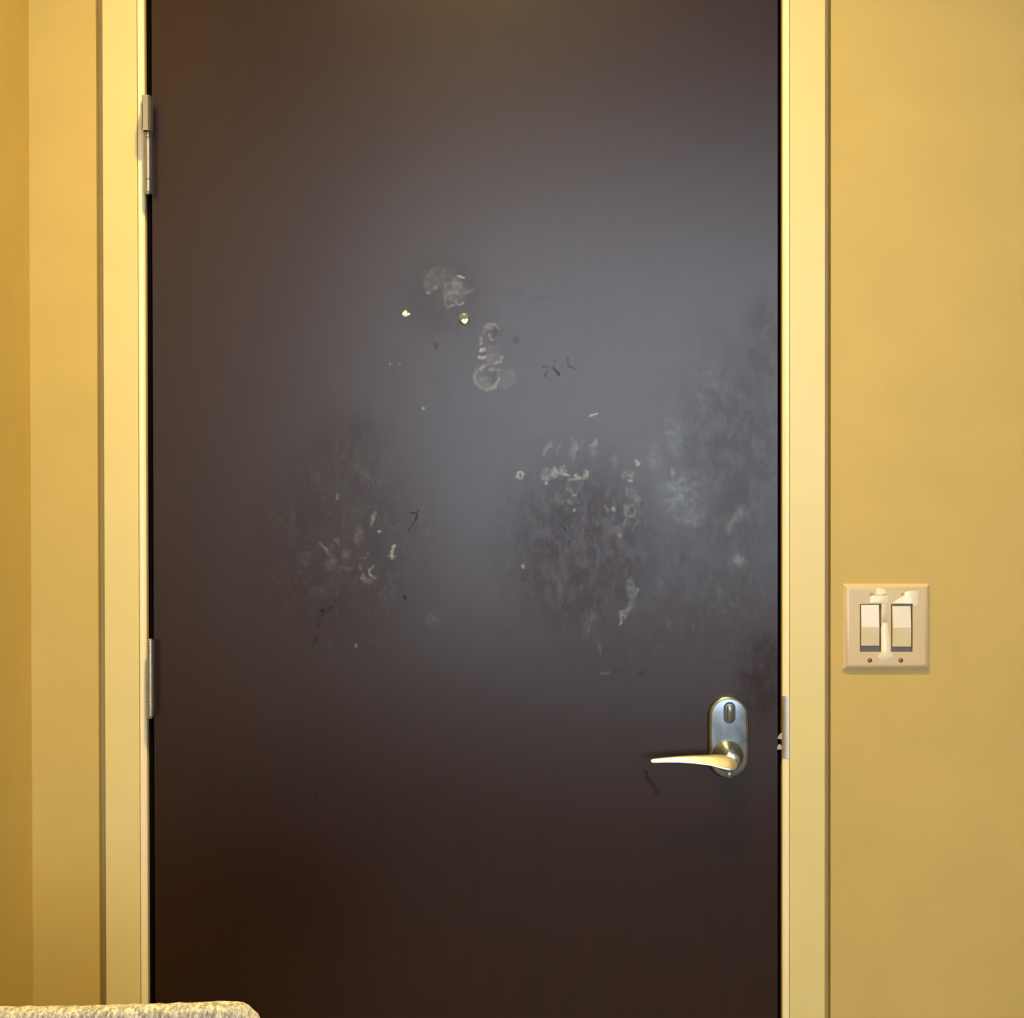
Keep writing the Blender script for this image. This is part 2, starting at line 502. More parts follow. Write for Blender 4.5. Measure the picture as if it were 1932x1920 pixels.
    for cx, cy, rx, ry, a, b in hz:
        if a: blob(L, cx, cy, rx, ry, 1.1 * a, .8, 0, .5, 8); blob(B, cx, cy, rx * 1.4, ry * 1.4, b, .6)
    blob(L, 1269, 892, 3.5, 8, .34, .6); blob(B, 1269, 892, 8, 14, .6)
    stroke(L, [(1398, 965), (1384, 984), (1372, 1002)], 6, .12, .9); stroke(L, [(1410, 968), (1400, 978)], 4, .08, .9)
    # --- tape residue, upper cluster
    u6 = lambda u, v: (700 + u / 4.39, 480 + v / 4.39)
    blob(L, *u6(690, 290), 20, 21, .15, .45, 0, .5, 6); blob(L, *u6(700, 350), 15, 14, .11, .4)
    blob(L, *u6(560, 200), 28, 15, .055, .6, 0, .5); blob(L, *u6(480, 240), 10, 18, .07, .5)
    ring(L, *u6(560, 230), 25, 4.5, .07, 150, 300); ring(L, *u6(650, 400), 9, 2, .24, 60, 200)
    stroke(L, [u6(720, 178), u6(770, 192)], 2.2, .45); blob(L, *u6(530, 265), 5, 3.2, .3); blob(L, *u6(470, 318), 4, 3, .3)
    stroke(L, [u6(600, 345), u6(610, 365)], 3, .2); ring(L, *u6(737, 385), 6.5, 2, .35, 20, 190); stroke(L, [u6(790, 310), u6(835, 292)], 2.4, .14)
    stroke(L, [u6(655, 432), u6(685, 425)], 2, .32)
    blob(D, *u6(620, 210), 9, 5, .25, .8); blob(D, *u6(480, 350), 16, 8, .2, .9)
    # column of dried drips
    ring(L, *u6(1000, 640), 15, 3, .17, 160, 330); blob(L, *u6(975, 600), 8, 5, .15, .6, -30); blob(D, *u6(1045, 640), 10, 9, .35, .6)
    stroke(L, [u6(988, 668), u6(1002, 705)], 2.4, .3); stroke(L, [u6(906, 680), u6(914, 725), u6(905, 750)], 2.6, .2)
    stroke(L, [u6(908, 794), u6(940, 794)], 2.4, .5); stroke(L, [u6(893, 846), u6(932, 858)], 2.8, .6); blob(D, *u6(935, 820), 7, 3, .4)
    stroke(L, [u6(1090, 850), u6(1070, 890), u6(1035, 905)], 2.2, .3); blob(L, *u6(1000, 860), 15, 10, .08, .6, 0, .4); blob(L, *u6(1010, 790), 10, 18, .06, .7, 0, .6)
    stroke(L, [u6(935, 925), u6(905, 955)], 3.2, .22); stroke(L, [u6(985, 950), u6(1060, 960)], 2.6, .18); blob(D, *u6(1000, 735), 11, 7, .3, .7)
    stroke(L, [u6(945, 850), u6(975, 905), u6(940, 930)], 1.8, .15)
    # the crescent and its faint neighbour
    ring(L, *u6(970, 1000), 25, 4.4, .27, 55, 195); blob(L, *u6(935, 1060), 17, 11, .16, .6, 35); ring(L, *u6(1000, 1000), 22, 2, .05, 190, 300)
    stroke(L, [u6(1065, 1025), u6(1020, 1090)], 2.6, .26); ring(L, *u6(1120, 1025), 15, 4.5, .075); blob(L, *u6(1130, 1010), 16, 17, .055, .5); blob(D, *u6(985, 1030), 12, 8, .3, .7)
    blob(B, *u6(940, 1060), 26, 22, .6)
    for u, v, r, a in ((430, 1280, 2.8, .5), (150, 905, 2, .25), (236, 900, 1.6, .15)): blob(L, *u6(u, v), r, r, a)
    stroke(L, [u6(1815, 1345), u6(1868, 1327)], 1.6, .55)
    blob(D, *u6(535, 755), 4, 5, .75); blob(D, *u6(1205, 715), 6, 6, .35, .8); blob(D, *u6(550, 595), 5, 6, .3, .8)
    stroke(D, [u6(1420, 930), u6(1465, 940), u6(1455, 990), u6(1440, 1010)], 2.0, .7); stroke(D, [u6(1510, 935), u6(1550, 990)], 2.2, .8)
    stroke(D, [u6(1520, 860), u6(1520, 930)], 1.2, .35); stroke(D, [u6(1625, 860), u6(1635, 920), u6(1690, 945)], 1.5, .55)
    # --- specks and smears right of the middle
    u7 = lambda u, v: (900 + u / 3.331, 760 + v / 3.331)
    u9 = lambda u, v: (940 + u / 6, 760 + v / 6)
    stroke(L, [u9(600, 455), u9(515, 570)], 3.6, .16, .8); stroke(L, [u9(710, 465), u9(660, 540)], 3, .07, .9)
    blob(L, *u9(860, 530), 7, 15, .22, .6, 8); stroke(L, [u9(835, 400), u9(860, 480)], 3, .10, .9); stroke(L, [u9(870, 580), u9(838, 640)], 2.2, .22)
    blob(L, *u9(1080, 520), 6.5, 13, .16, .6, 12); stroke(L, [u9(1045, 480), u9(1105, 440)], 3.4, .22); stroke(L, [u9(975, 425), u9(930, 510)], 2, .08)
    blob(B, *u9(860, 530), 14, 24, 1); blob(B, *u9(1080, 510), 14, 24, .7); blob(D, *u9(905, 560), 5, 8, .3)
    ring(L, *u9(252, 818), 4.8, 2.3, .5)
    blob(L, *u9(535, 815), 9.5, 12, .24, .45, 0, .4, 4); ring(L, *u9(540, 820), 9, 1.8, .34, 60, 200); blob(L, *u9(545, 908), 3, 3, .5)
    blob(L, *u9(640, 795), 7, 9, .36, .5, 0, .5, 3); blob(L, *u9(628, 735), 3.2, 2.4, .4); blob(L, *u9(720, 770), 8, 8, .18, .6, 0, .6, 3)
    stroke(L, [u9(700, 790), u9(750, 715)], 2, .3); stroke(L, [u9(740, 800), u9(790, 825)], 2.6, .4)
    stroke(L, [u9(790, 870), u9(960, 850)], 1.7, .33); stroke(L, [u9(875, 815), u9(895, 845), u9(915, 835)], 3.2, .55)
    blob(L, *u9(985, 805), 5, 9, .35, .5); stroke(L, [u9(990, 770), u9(1005, 830)], 2, .5)
    stroke(L, [u9(785, 870), u9(790, 960), u9(845, 1040)], 3.2, .13, .8); stroke(L, [u9(960, 900), u9(870, 1045)], 2, .10); blob(L, *u9(858, 1048), 3.8, 2.4, .5)
    blob(L, *u9(800, 1120), 5, 5, .2, .7); blob(L, *u9(846, 1208), 2.6, 3.6, .5); stroke(L, [u9(870, 1080), u9(910, 1120)], 2.4, .15); blob(L, *u9(690, 1050), 9, 14, .07, .9, 0, .6)
    blob(D, *u9(740, 890), 11, 11, .35, .8); blob(D, *u9(840, 780), 5, 10, .3, .8); blob(D, *u9(1262, 1090), 7, 10, .4, .8)
    blob(B, *u9(540, 810), 20, 18, .6); blob(B, *u9(1000, 800), 10, 14, .6)
    ring(L, *u9(1568, 682), 3.2, 2.2, .42); blob(L, *u9(1310, 660), 5, 9, .10, .8)
    blob(L, *u9(1460, 805), 12, 8, .17, .6, 0, .6, 4); blob(L, *u9(1410, 815), 3.2, 7, .26, .7); blob(L, *u9(1495, 882), 3.4, 3, .38); blob(L, *u9(1525, 790), 3.6, 3, .2)
    blob(L, *u9(1490, 1000), 9, 10, .14, .7, 0, .6, 4); stroke(L, [u9(1440, 965), u9(1465, 1000)], 2.2, .26); blob(L, *u9(1565, 1085), 9, 11, .17, .6); blob(B, *u9(1560, 1070), 18, 18, .9)
    blob(D, *u9(1620, 1130), 9, 5, .5, .7); blob(D, *u9(1600, 1190), 5, 12, .3, .8)
    stroke(L, [u9(1215, 1160), u9(1240, 1230)], 3, .2); blob(L, *u9(1305, 1200), 4, 5, .36); stroke(L, [u9(1240, 1215), u9(1290, 1205)], 2, .14)
    ring(L, *u9(1495, 1220), 10, 2.6, .16); blob(L, *u9(1450, 1190), 4, 8, .15, .8)
    blob(L, *u9(1345, 1450), 6.5, 12, .14, .6, -30); blob(L, *u9(1368, 1500), 4.2, 3.6, .32, .6); stroke(L, [u9(1440, 1320), u9(1410, 1370)], 2, .16); stroke(L, [u9(1580, 1345), u9(1545, 1400)], 2.6, .14, .9)
    stroke(L, [u9(950, 1420), u9(945, 1470)], 2, .16); blob(L, *u9(283, 1845), 3.6, 4.4, .42, .6); blob(D, *u7(300, 1100), 7, 11, .55, .8)
    stroke(D, [u9(745, 1400), u9(775, 1450)], 4.4, .8, .8); stroke(D, [u9(800, 1400), u9(862, 1480), u9(850, 1540), u9(780, 1565)], 2.4, .7, .8); stroke(D, [u9(800, 1570), u9(795, 1640)], 4, .5, .9); blob(D, *u9(1110, 1620), 6, 8, .5, .9)
    # the long bluish drip
    for k in range(12):
        t = k / 11
        x, y = u7(965 - 40 * t + (30 * math.sin(t * 3)), 1130 + 200 * t)
        blob(L, x, y, 12 * (1 - .7 * t) * (0.6 + min(1, t * 4) * .4), 9, .17, .5, 0, .4, 4)
    stroke(L, [u7(930, 1310), u7(905, 1345), u7(900, 1388)], 2, .3); stroke(L, [u7(1012, 1170), u7(975, 1250), u7(935, 1320)], 2.6, .2, .9); blob(B, *u7(970, 1200), 22, 40, .9); blob(L, *u7(905, 1312), 4, 4, .26)
    stroke(L, [u7(725, 1340), u7(700, 1420)], 4, .10, .9)
    # --- left group
    u8 = lambda u, v: (480 + u / 4.6, 880 + v / 4.6)
    blob(L, *u8(725, 265), 3.4, 6, .26, .7); stroke(L, [u8(1045, 400), u8(1018, 495)], 3.4, .26, .8); blob(L, *u8(1080, 565), 3, 3, .42)
    stroke(L, [u8(1208, 690), u8(1190, 745), u8(1195, 800)], 2.8, .38); stroke(L, [u8(1145, 770), u8(1215, 775)], 1.8, .2)
    stroke(L, [u8(1035, 860), u8(1005, 895), u8(1000, 935), u8(1045, 965)], 1.9, .33); blob(L, *u8(950, 970), 4.5, 6.5, .26, .7); blob(L, *u8(995, 990), 8, 6, .10, .8)
    stroke(L, [u8(570, 655), u8(610, 710), u8(640, 760)], 2.4, .16, .8); stroke(L, [u8(700, 630), u8(735, 665)], 2.6, .14, .8); blob(L, *u8(880, 1555), 3.6, 3.8, .2, .7)
    ring(L, *u8(940, 740), 11, 1.6, .10, 0, 120); stroke(L, [u8(755, 880), u8(830, 900)], 3, .08, .9); stroke(L, [u8(920, 860), u8(930, 900)], 3, .10, .9)
    stroke(D, [u8(1345, 405), u8(1422, 392), u8(1405, 450), u8(1335, 548)], 1.9, .85); blob(D, *u8(1305, 1135), 3.2, 5, .95, .4); stroke(D, [u8(745, 1110), u8(790, 1085)], 1.8, .5)
    stroke(D, [u8(565, 1250), u8(640, 1235), u8(655, 1215)], 3.2, .75, .8); stroke(D, [u8(620, 1250), u8(570, 1310), u8(550, 1400)], 4, .6, .9); stroke(D, [u8(545, 1480), u8(505, 1570)], 4, .5, .9)
    # --- scuff under the lever and faint ones
    u3 = lambda u, v: (1200 + u / 6.44, 1280 + v / 6.44)
    stroke(D, [u3(130, 1140), u3(150, 1220)], 2.8, .85); stroke(D, [u3(155, 1225), u3(205, 1300), u3(235, 1400)], 3.4, .7, .8); stroke(D, [u3(110, 1120), u3(135, 1180)], 3, .4, .9)
    stroke(D, [u3(210, 1320), u3(290, 1380)], 2.5, .4, .9)
    blob(D, 1214, 1268, 12, 3.5, .5, .8, -20); blob(D, 1165, 1262, 12, 8, .3, .9); stroke(L, [(1134, 1272), (1150, 1270)], 2.2, .12, .9); stroke(L, [(1130, 1215), (1132, 1238)], 2, .09, .9)
    blob(D, 597, 1505, 4, 14, .3, .9); blob(D, 865, 450, 18, 14, .12, .9)
    stroke(D, [(900, 555), (990, 552)], 3, .16, .9); stroke(D, [(1000, 565), (1040, 560)], 3, .12, .9)
    L *= .66 * (.6 + .7 * sm(.32, .68, fbm(px / 11, py / 11, 131, 4)))
    D *= (.5 + .7 * sm(.3, .7, fbm(px / 5, py / 7, 171, 3)))
    return np.clip(L, 0, .9), np.clip(D, 0, 1), np.clip(U, 0, 1), np.clip(B, 0, 1)

def door_panel():
    nx = 700
    xs = np.linspace(xd0, xd1, nx)
    zt, zb = Z(470, DOOR_Y), Z(1530, DOOR_Y)
    zs = np.concatenate([np.linspace(0.008, zb, 40, endpoint=False), np.linspace(zb, zt, 620, endpoint=False), np.linspace(zt, DOOR_TOP, 40)])
    nz = len(zs)
    gx, gz = np.meshgrid(xs, zs)
    gx, gz = gx.ravel(), gz.ravel()
    n = gx.size
    co = np.empty((n + 8, 3), np.float32)
    co[:n, 0] = gx; co[:n, 1] = DOOR_Y; co[:n, 2] = gz
    k = 0
    for y in (DOOR_Y, DOOR_Y + 0.044):
        for (x, z) in ((xd0, 0.008), (xd1, 0.008), (xd1, DOOR_TOP), (xd0, DOOR_TOP)):
            co[n + k] = (x, y, z); k += 1
    i = (np.arange(nz - 1)[:, None] * nx + np.arange(nx - 1)[None, :]).ravel()
    quads = np.stack([i, i + 1, i + 1 + nx, i + nx], 1)
    a = n
    side = np.array([[a, a + 4, a + 5, a + 1], [a + 1, a + 5, a + 6, a + 2], [a + 2, a + 6, a + 7, a + 3], [a + 3, a + 7, a + 4, a], [a + 4, a + 7, a + 6, a + 5]])
    quads = np.concatenate([quads, side]).astype(np.int32)
    me = bpy.data.meshes.new('door_panel')
    me.vertices.add(n + 8); me.vertices.foreach_set('co', co.ravel())
    me.loops.add(quads.size); me.loops.foreach_set('vertex_index', quads.ravel())
    me.polygons.add(len(quads))
    me.polygons.foreach_set('loop_start', np.arange(0, quads.size, 4, dtype=np.int32))
    me.polygons.foreach_set('loop_total', np.full(len(quads), 4, np.int32))
    me.update(calc_edges=True)
    px, py = project(gx.astype(float), DOOR_Y, gz.astype(float))
    L, D, U, B = smudges(px, py)
    col = np.zeros((n + 8, 4), np.float32)
    col[:n] = np.stack([L, D, U, B], 1)
    at = me.attributes.new('marks', 'FLOAT_COLOR', 'POINT')
    at.data.foreach_set('color', col.ravel())
    return link('door_panel', me, M_DOOR, door)
door_panel()

# dried glue bead, a stuck white flake, and the bead's painted highlight
p = P(875.5, 601, DOOR_Y)
bm = bmesh.new(); lathe(bm, (p.x, DOOR_Y, p.z), (0, -1, 0), [(0, .0087), (.0012, .0084), (.0026, .0070), (.0036, .0046), (.0041, .0018), (.00415, 0)], 28)
tag(obj('glue_bead', bm, M_GLUE, door, True, 60), 'clear shiny dried glue bead')
def fleck_or_glint(px, py, pts, t=.0008):
    bm = bmesh.new()
    p = P(px, py, DOOR_Y)
    lo = [(p.x + u / 1300, DOOR_Y, p.z - v / 1300) for u, v in pts]
    hi = [(p.x + .82 * u / 1300, DOOR_Y - t, p.z - .82 * v / 1300) for u, v in pts]
    rings(bm, [lo, hi])
    return tag(obj('flake_or_glint', bm, M_FLAKE_GLINT, door, True, 50), 'white paint flake or painted bead glint on door')
fleck_or_glint(766, 591, [(-7.5, 1), (-5, -3), (-1, -6.5), (2, -4), (2.5, 0), (7, -1), (8, 3), (3, 5), (-1, 7), (-5, 5)])
fleck_or_glint(877, 605, [(-8, 0), (-3, -4), (0, -2), (5, -5), (8, -1), (5, 5), (0, 8), (-5, 5)], .0044)  # white piece painted in as the glue bead's highlight

# ------------------------------------------------------------------ hinges (part of the door)
def hinge(pxc, ytop, ybot, kn, extra):
    hy = FRAME_Y - 0.0130
    cx = X(pxc, hy, (ytop + ybot) / 2)
    zt, zb = Z(ytop, hy, pxc), Z(ybot, hy, pxc)
    r = 0.0047
    h = empty('hinge', (cx, hy, zb)); h.parent = door
    parts = []
    n = len(kn) - 1
    for a, b_ in zip(kn, kn[1:]):
        bm = bmesh.new()
        z0 = zt + (zb - zt) * a + 0.0003; z1 = zt + (zb - zt) * b_ - 0.0003
        z0, z1 = max(z0, z1) - 0.0004, min(z0, z1) + 0.0004
        lathe(bm, (cx, hy, z1), (0, 0, 1), [(0, r - .0006), (.0006, r), (z0 - z1 - .0006, r), (z0 - z1, r - .0006)], 20)
        parts.append(obj('knuckle', bm, M_STEEL, None, True, 40))
    bm = bmesh.new()
    lathe(bm, (cx, hy, zb - .0035), (0, 0, 1), [(0, .0018), (.0012, .0036), (.0035, .0042), (.0035, .0030), (zt - zb + .0035, .0030), (zt - zb + .0035, .0042), (zt - zb + .0058, .0036), (zt - zb + .007, .0018)], 20)
    parts.append(obj('pin', bm, M_STEEL, None, True, 40))
    bm = bmesh.new()     # the leaf that runs from the barrel back into the gap
    box(bm, cx - .0009, cx + .0009, hy, DOOR_Y + .012, zb + .0005, zt - .0005)
    parts.append(obj('leaf', bm, M_STEEL, None))
    if extra:            # hinge-pin stop: bent bracket on top of the upper hinge
        za, zc = Z(184, hy, pxc), Z(250, hy, pxc)
        bm = bmesh.new()
        prism_z(bm, [(cx - .0052, hy + .003), (cx - .0052, hy - .0125), (cx - .0035, hy - .0145), (cx + .0035, hy - .0145), (cx + .0062, hy - .012), (cx + .0062, hy + .003),
                     (cx + .0046, hy + .003), (cx + .0046, hy - .011), (cx + .003, hy - .0129), (cx - .003, hy - .0129), (cx - .0036, hy - .012), (cx - .0036, hy + .003)], zc, za)
        parts.append(tag(obj('pin_stop', bm, M_STEEL, None, True, 30), 'bent metal stop bracket on hinge pin'))
        bm = bmesh.new()
        loops = []
        for t, w in ((0, 1), (1, 1)):
            x = cx - .0052 - .0018 * t
            loops.append([(x, hy - .014, zc + .004), (x, hy - .014, za - .014), (x, hy - .002, za - .001), (x, hy + .004, za - .001), (x, hy + .004, zc)])
        rings(bm, loops)
        parts.append(tag(obj('stop_arm', bm, M_STEEL, None), 'side cheek of the stop bracket'))
    bpy.context.view_layer.update()
    for o in parts:
        o.parent = h
        o.matrix_parent_inverse = h.matrix_world.inverted() if not h.parent else (Matrix.Translation((cx, hy, zb)) if False else Matrix.Identity(4))
        o.location = (-cx, -hy, -zb)
    return h
hs = [hinge(279.5, 216, 362, (0, .26, .30, .84, 1), True), hinge(284, 1209, 1351, (0, .14, .17, .82, .86, 1), False)]

# ------------------------------------------------------------------ lever lock (part of the door)
lock = empty('lever_lock', (0, 0, 0)); lock.parent = door
PT = 0.0105                                    # plate thickness
py_f = DOOR_Y - PT
pc = P(1375.5, 1391, py_f)
hw = 38.6 / 1300 * 0.995; hh = 78.2 / 1300 * 0.995
bm = bmesh.new()
loops = []
for y, ins in ((0, 0), (PT * .45, 0), (PT * .75, .0010), (PT * .93, .0030), (PT, .0055)):
    loops.append([(x, DOOR_Y - y, z) for x, z in stadium(pc.x, pc.z, hw - ins, hh - ins)])
rings(bm, loops)
obj('escutcheon', bm, M_CHROME, lock, True, 50)
# thumb-turn in a slotted recess
tz = Z(1345, py_f); tx = X(1376.5, py_f, 1345)
bm = bmesh.new()
o_, i_ = stadium(tx, tz, .0088, .0158), stadium(tx, tz, .0050, .0125)
rings(bm, [[(x, py_f + .0005, z) for x, z in o_], [(x, py_f - .0012, z) for x, z in stadium(tx, tz, .0084, .0154)], [(x, py_f - .0012, z) for x, z in stadium(tx, tz, .0056, .0130)], [(x, py_f + .0003, z) for x, z in i_]])
M_DARKM = metal('tarnished_turn_rim', (0.09, 0.10, 0.10), 0.4)
M_TURN = metal('tarnished_turn', (0.40, 0.40, 0.34), 0.35)
tr = obj('turn_rim', bm, M_DARKM, lock, True, 50)
bm = bmesh.new()
rings(bm, [[(x, py_f - .0001, z) for x, z in stadium(tx, tz, .0046, .0118)], [(x, py_f - .0035, z) for x, z in stadium(tx, tz, .0044, .0116)], [(x, py_f - .0046, z) for x, z in stadium(tx, tz, .0032, .0104)]])
obj('thumb_turn', bm, M_TURN, lock, True, 50)
# hub
hc = P(1376, 1429, py_f - .014)
bm = bmesh.new()
lathe(bm, (hc.x, py_f + .0005, hc.z), (0, -1, 0), [(0, .0228), (.003, .0225), (.008, .0200), (.014, .0165), (.022, .0135), (.030, .0120), (.0355, .0112), (.0365, .0100)], 40)
obj('hub', bm, metal('highlit_hub_chrome', (0.60, 0.68, 0.80), 0.28), lock, True, 60)  # pale bluish tint paints the hub's highlights into its metal
# lever blade, face sloping back towards the top
ly = py_f - .040
top = [(1228.7, 1433.2), (1232, 1431.4), (1245, 1430), (1262, 1428.4), (1280, 1426.8), (1309, 1425.2), (1340, 1425), (1364, 1425), (1374, 1426.5), (1383, 1430.2), (1388, 1435), (1390.3, 1440.5)]
bot = [(1228.7, 1437), (1232, 1438.6), (1245, 1438.0), (1262, 1437.6), (1280, 1437.6), (1309, 1439.4), (1340, 1443.2), (1364, 1449.6), (1374, 1451.3), (1383, 1451), (1388, 1448.2), (1390.3, 1443.0)]
loops = []
for (xa, ya), (xb, yb) in zip(top, bot):
    a = P(xa, ya, ly); b_ = P(xb, yb, ly)
    hz_ = (a.z - b_.z) / 2; zc = (a.z + b_.z) / 2
    dep = max(.0018, min(.0048, hz_ * .62))
    ring_ = []
    for k in range(20):
        t = 2 * math.pi * k / 20
        c_, s_ = math.cos(t), math.sin(t)
        c2 = math.copysign(abs(c_) ** .6, c_); s2 = math.copysign(abs(s_) ** .75, s_)
        ring_.append((a.x, ly + dep * c2 + .78 * hz_ * s2, zc + hz_ * s2))
    loops.append(ring_)
bm = bmesh.new(); rings(bm, loops)
lev = obj('lever', bm, M_LEVER, lock, True, 60)
lev['label'] = 'bright yellowish metal lever'
# bottom screw
sc_ = P(1376.5, 1461.5, py_f)
bm = bmesh.new(); lathe(bm, (sc_.x, py_f + .0003, sc_.z), (0, -1, 0), [(0, .0046), (.0008, .0046), (.0015, .0036), (.0017, .001)], 20)
obj('screw', bm, M_CHROME, lock, True, 40)
# latch bolt in the gap: two bevelled noses
for k, (ya, yb) in enumerate(((1381, 1394), (1402, 1413))):
    yl = DOOR_Y + 0.001
    za, zb = Z(ya, yl, 1471), Z(yb, yl, 1471)
    xa, xb = xd1 - .0006 * k - .0004, X(1474.4, yl, 1400)
    bm = bmesh.new()
    f = [(xa, yl, zb if k else zb + .0012), (xb, yl - .0015, zb), (xb, yl - .002, za if k == 0 else za - .004), (xa + (xb - xa) * .55, yl - .001, za - (.002 if k == 0 else 0)), (xa + .001, yl, za - (.006 if k == 0 else .003))]
    rings(bm, [[(x, y - .0022, z) for x, y, z in f], [(x, y + .0022, z) for x, y, z in f]])
    b_ = obj('latch_bolt', bm, M_STRIKE, lock, False)
adopt(door)

# ------------------------------------------------------------------ light switch
sw = empty('light_switch', P(1672, 1182, 0.0))
tag(sw, 'ivory double rocker light switch on the yellow wall', 'light switch')
ST = 0.0068
sx0, sx1, sz1, sz0 = X(1590, -.003), X(1754, -.003), Z(1101, -.003, 1672), Z(1263, -.003, 1672)
s4 = lambda u, v, Y: P(1540 + u / 7.43, 1070 + v / 7.43, Y)
bv = .0068
holes = []
for (u0, u1, v0, v1) in ((612, 912, 508, 1180), (1048, 1352, 518, 1190)):
    a = s4(u0, v0, -ST); b_ = s4(u1, v1, -ST)
    holes.append((a.x, b_.x, b_.z, a.z))
bm = bmesh.new()
# bevelled rim
rim = [[(sx0, -.0002, sz0), (sx1, -.0002, sz0), (sx1, -.0002, sz1), (sx0, -.0002, sz1)]]
for y, i in ((-.0018, 0), (-.0046, .0032), (-.0062, .0058), (-ST, .0086)):
    rim.append([(sx0 + i, y, sz0 + i), (sx1 - i, y, sz0 + i), (sx1 - i, y, sz1 - i), (sx0 + i, y, sz1 - i)])
vs_ = rings(bm, rim, True, False)
inn = .0086
xsg = [sx0 + inn, holes[0][0], holes[0][1], holes[1][0], holes[1][1], sx1 - inn]
hz0, hz1 = (holes[0][2] + holes[1][2]) / 2, (holes[0][3] + holes[1][3]) / 2
zsg = [sz0 + inn, hz0, hz1, sz1 - inn]
g = [[bm.verts.new((x, -ST, z)) for x in xsg] for z in zsg]
for r_ in range(3):
    for c_ in range(5):
        if r_ == 1 and c_ in (1, 3): continue
        bm.faces.new((g[r_][c_], g[r_][c_ + 1], g[r_ + 1][c_ + 1], g[r_ + 1][c_]))
for c_ in (1, 3):       # walls of the two openings
    q = [g[1][c_], g[1][c_ + 1], g[2][c_ + 1], g[2][c_]]
    w = [bm.verts.new((v.co.x, -.0015, v.co.z)) for v in q]
    for i in range(4):
        bm.faces.new((q[i], q[(i + 1) % 4], w[(i + 1) % 4], w[i]))
bmesh.ops.remove_doubles(bm, verts=bm.verts, dist=2e-5)
obj('cover_plate', bm, M_PLATE, sw, True, 25)
bm = bmesh.new(); box(bm, holes[0][0] - .002, holes[1][1] + .002, -.0014, -.0004, hz0 - .002, hz1 + .002)
obj('recess', bm, M_SLOT, sw)
for (u0, u1, v0, vm, v1) in ((632, 884, 528, 838, 1100), (1072, 1330, 545, 845, 1112)):
    a = s4(u0, v0, -ST - .002); m_ = s4(u0, vm, -ST - .002); b_ = s4(u1, v1, -ST - .002)
    yb = -.0016
    # upper half pressed in (leans back), lower half stands out
    prof = [(a.z, -ST - .0004), (m_.z, -ST - .0028), (b_.z, -ST - .0022), (b_.z, yb), (a.z, yb)]
    bm = bmesh.new()
    rings(bm, [[(a.x, y, z) for z, y in prof], [(b_.x, y, z) for z, y in prof]])
    es = [e for e in bm.edges]
    bmesh.ops.bevel(bm, geom=es, offset=.0004, segments=2, profile=.5, affect='EDGES')
    obj('rocker', bm, M_ROCKER, sw, True, 12)
M_SCREW = metal('dark_screw', (0.22, 0.17, 0.13), 0.4)
for u, v in ((750, 1302), (1186, 1302), (770, 362), (1205, 368)):
    p = s4(u, v, -ST)
    bm = bmesh.new(); lathe(bm, (p.x, -ST + .0002, p.z), (0, -1, 0), [(0, .0033), (.0006, .0033), (.0011, .0024), (.0012, .0008)], 16)
    s_ = obj('screw', bm, M_SCREW if v > 1000 else M_PLATE, sw, True, 40)
    bm = bmesh.new(); box(bm, p.x - .0003, p.x + .0003, -ST - .00125, -ST - .0007, p.z - .0022, p.z + .0022)
    obj('slot', bm, M_SLOT, s_)
# thin white shapes painting the window's reflection on the plate
def plate_glint(pts, t=.0006):
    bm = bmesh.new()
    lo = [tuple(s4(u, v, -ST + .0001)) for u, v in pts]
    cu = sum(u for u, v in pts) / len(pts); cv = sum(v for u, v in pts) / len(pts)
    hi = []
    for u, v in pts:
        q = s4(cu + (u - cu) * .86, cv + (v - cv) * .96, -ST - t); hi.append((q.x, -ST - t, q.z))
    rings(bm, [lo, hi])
    return tag(obj('painted_plate_glint', bm, M_GLINT, sw, True, 50), 'window reflection painted white on the plate')
plate_glint([(835, 300), (880, 290), (950, 305), (1000, 370), (900, 385), (830, 385)])
plate_glint([(750, 425), (780, 400), (860, 395), (1020, 400), (1005, 500), (745, 503)])
plate_glint([(928, 503), (1000, 503), (1000, 640), (998, 745), (935, 770), (918, 640)])
plate_glint([(930, 775), (995, 780), (1010, 860), (1030, 1000), (1042, 1180), (1075, 1230), (1050, 1300), (900, 1310), (865, 1250), (912, 1185), (908, 1000), (905, 860)])
plate_glint([(1060, 505), (1110, 465), (1215, 400), (1250, 345), (1330, 330), (1440, 335), (1425, 400), (1430, 500), (1400, 560), (1360, 512), (1200, 508)])
adopt(sw)

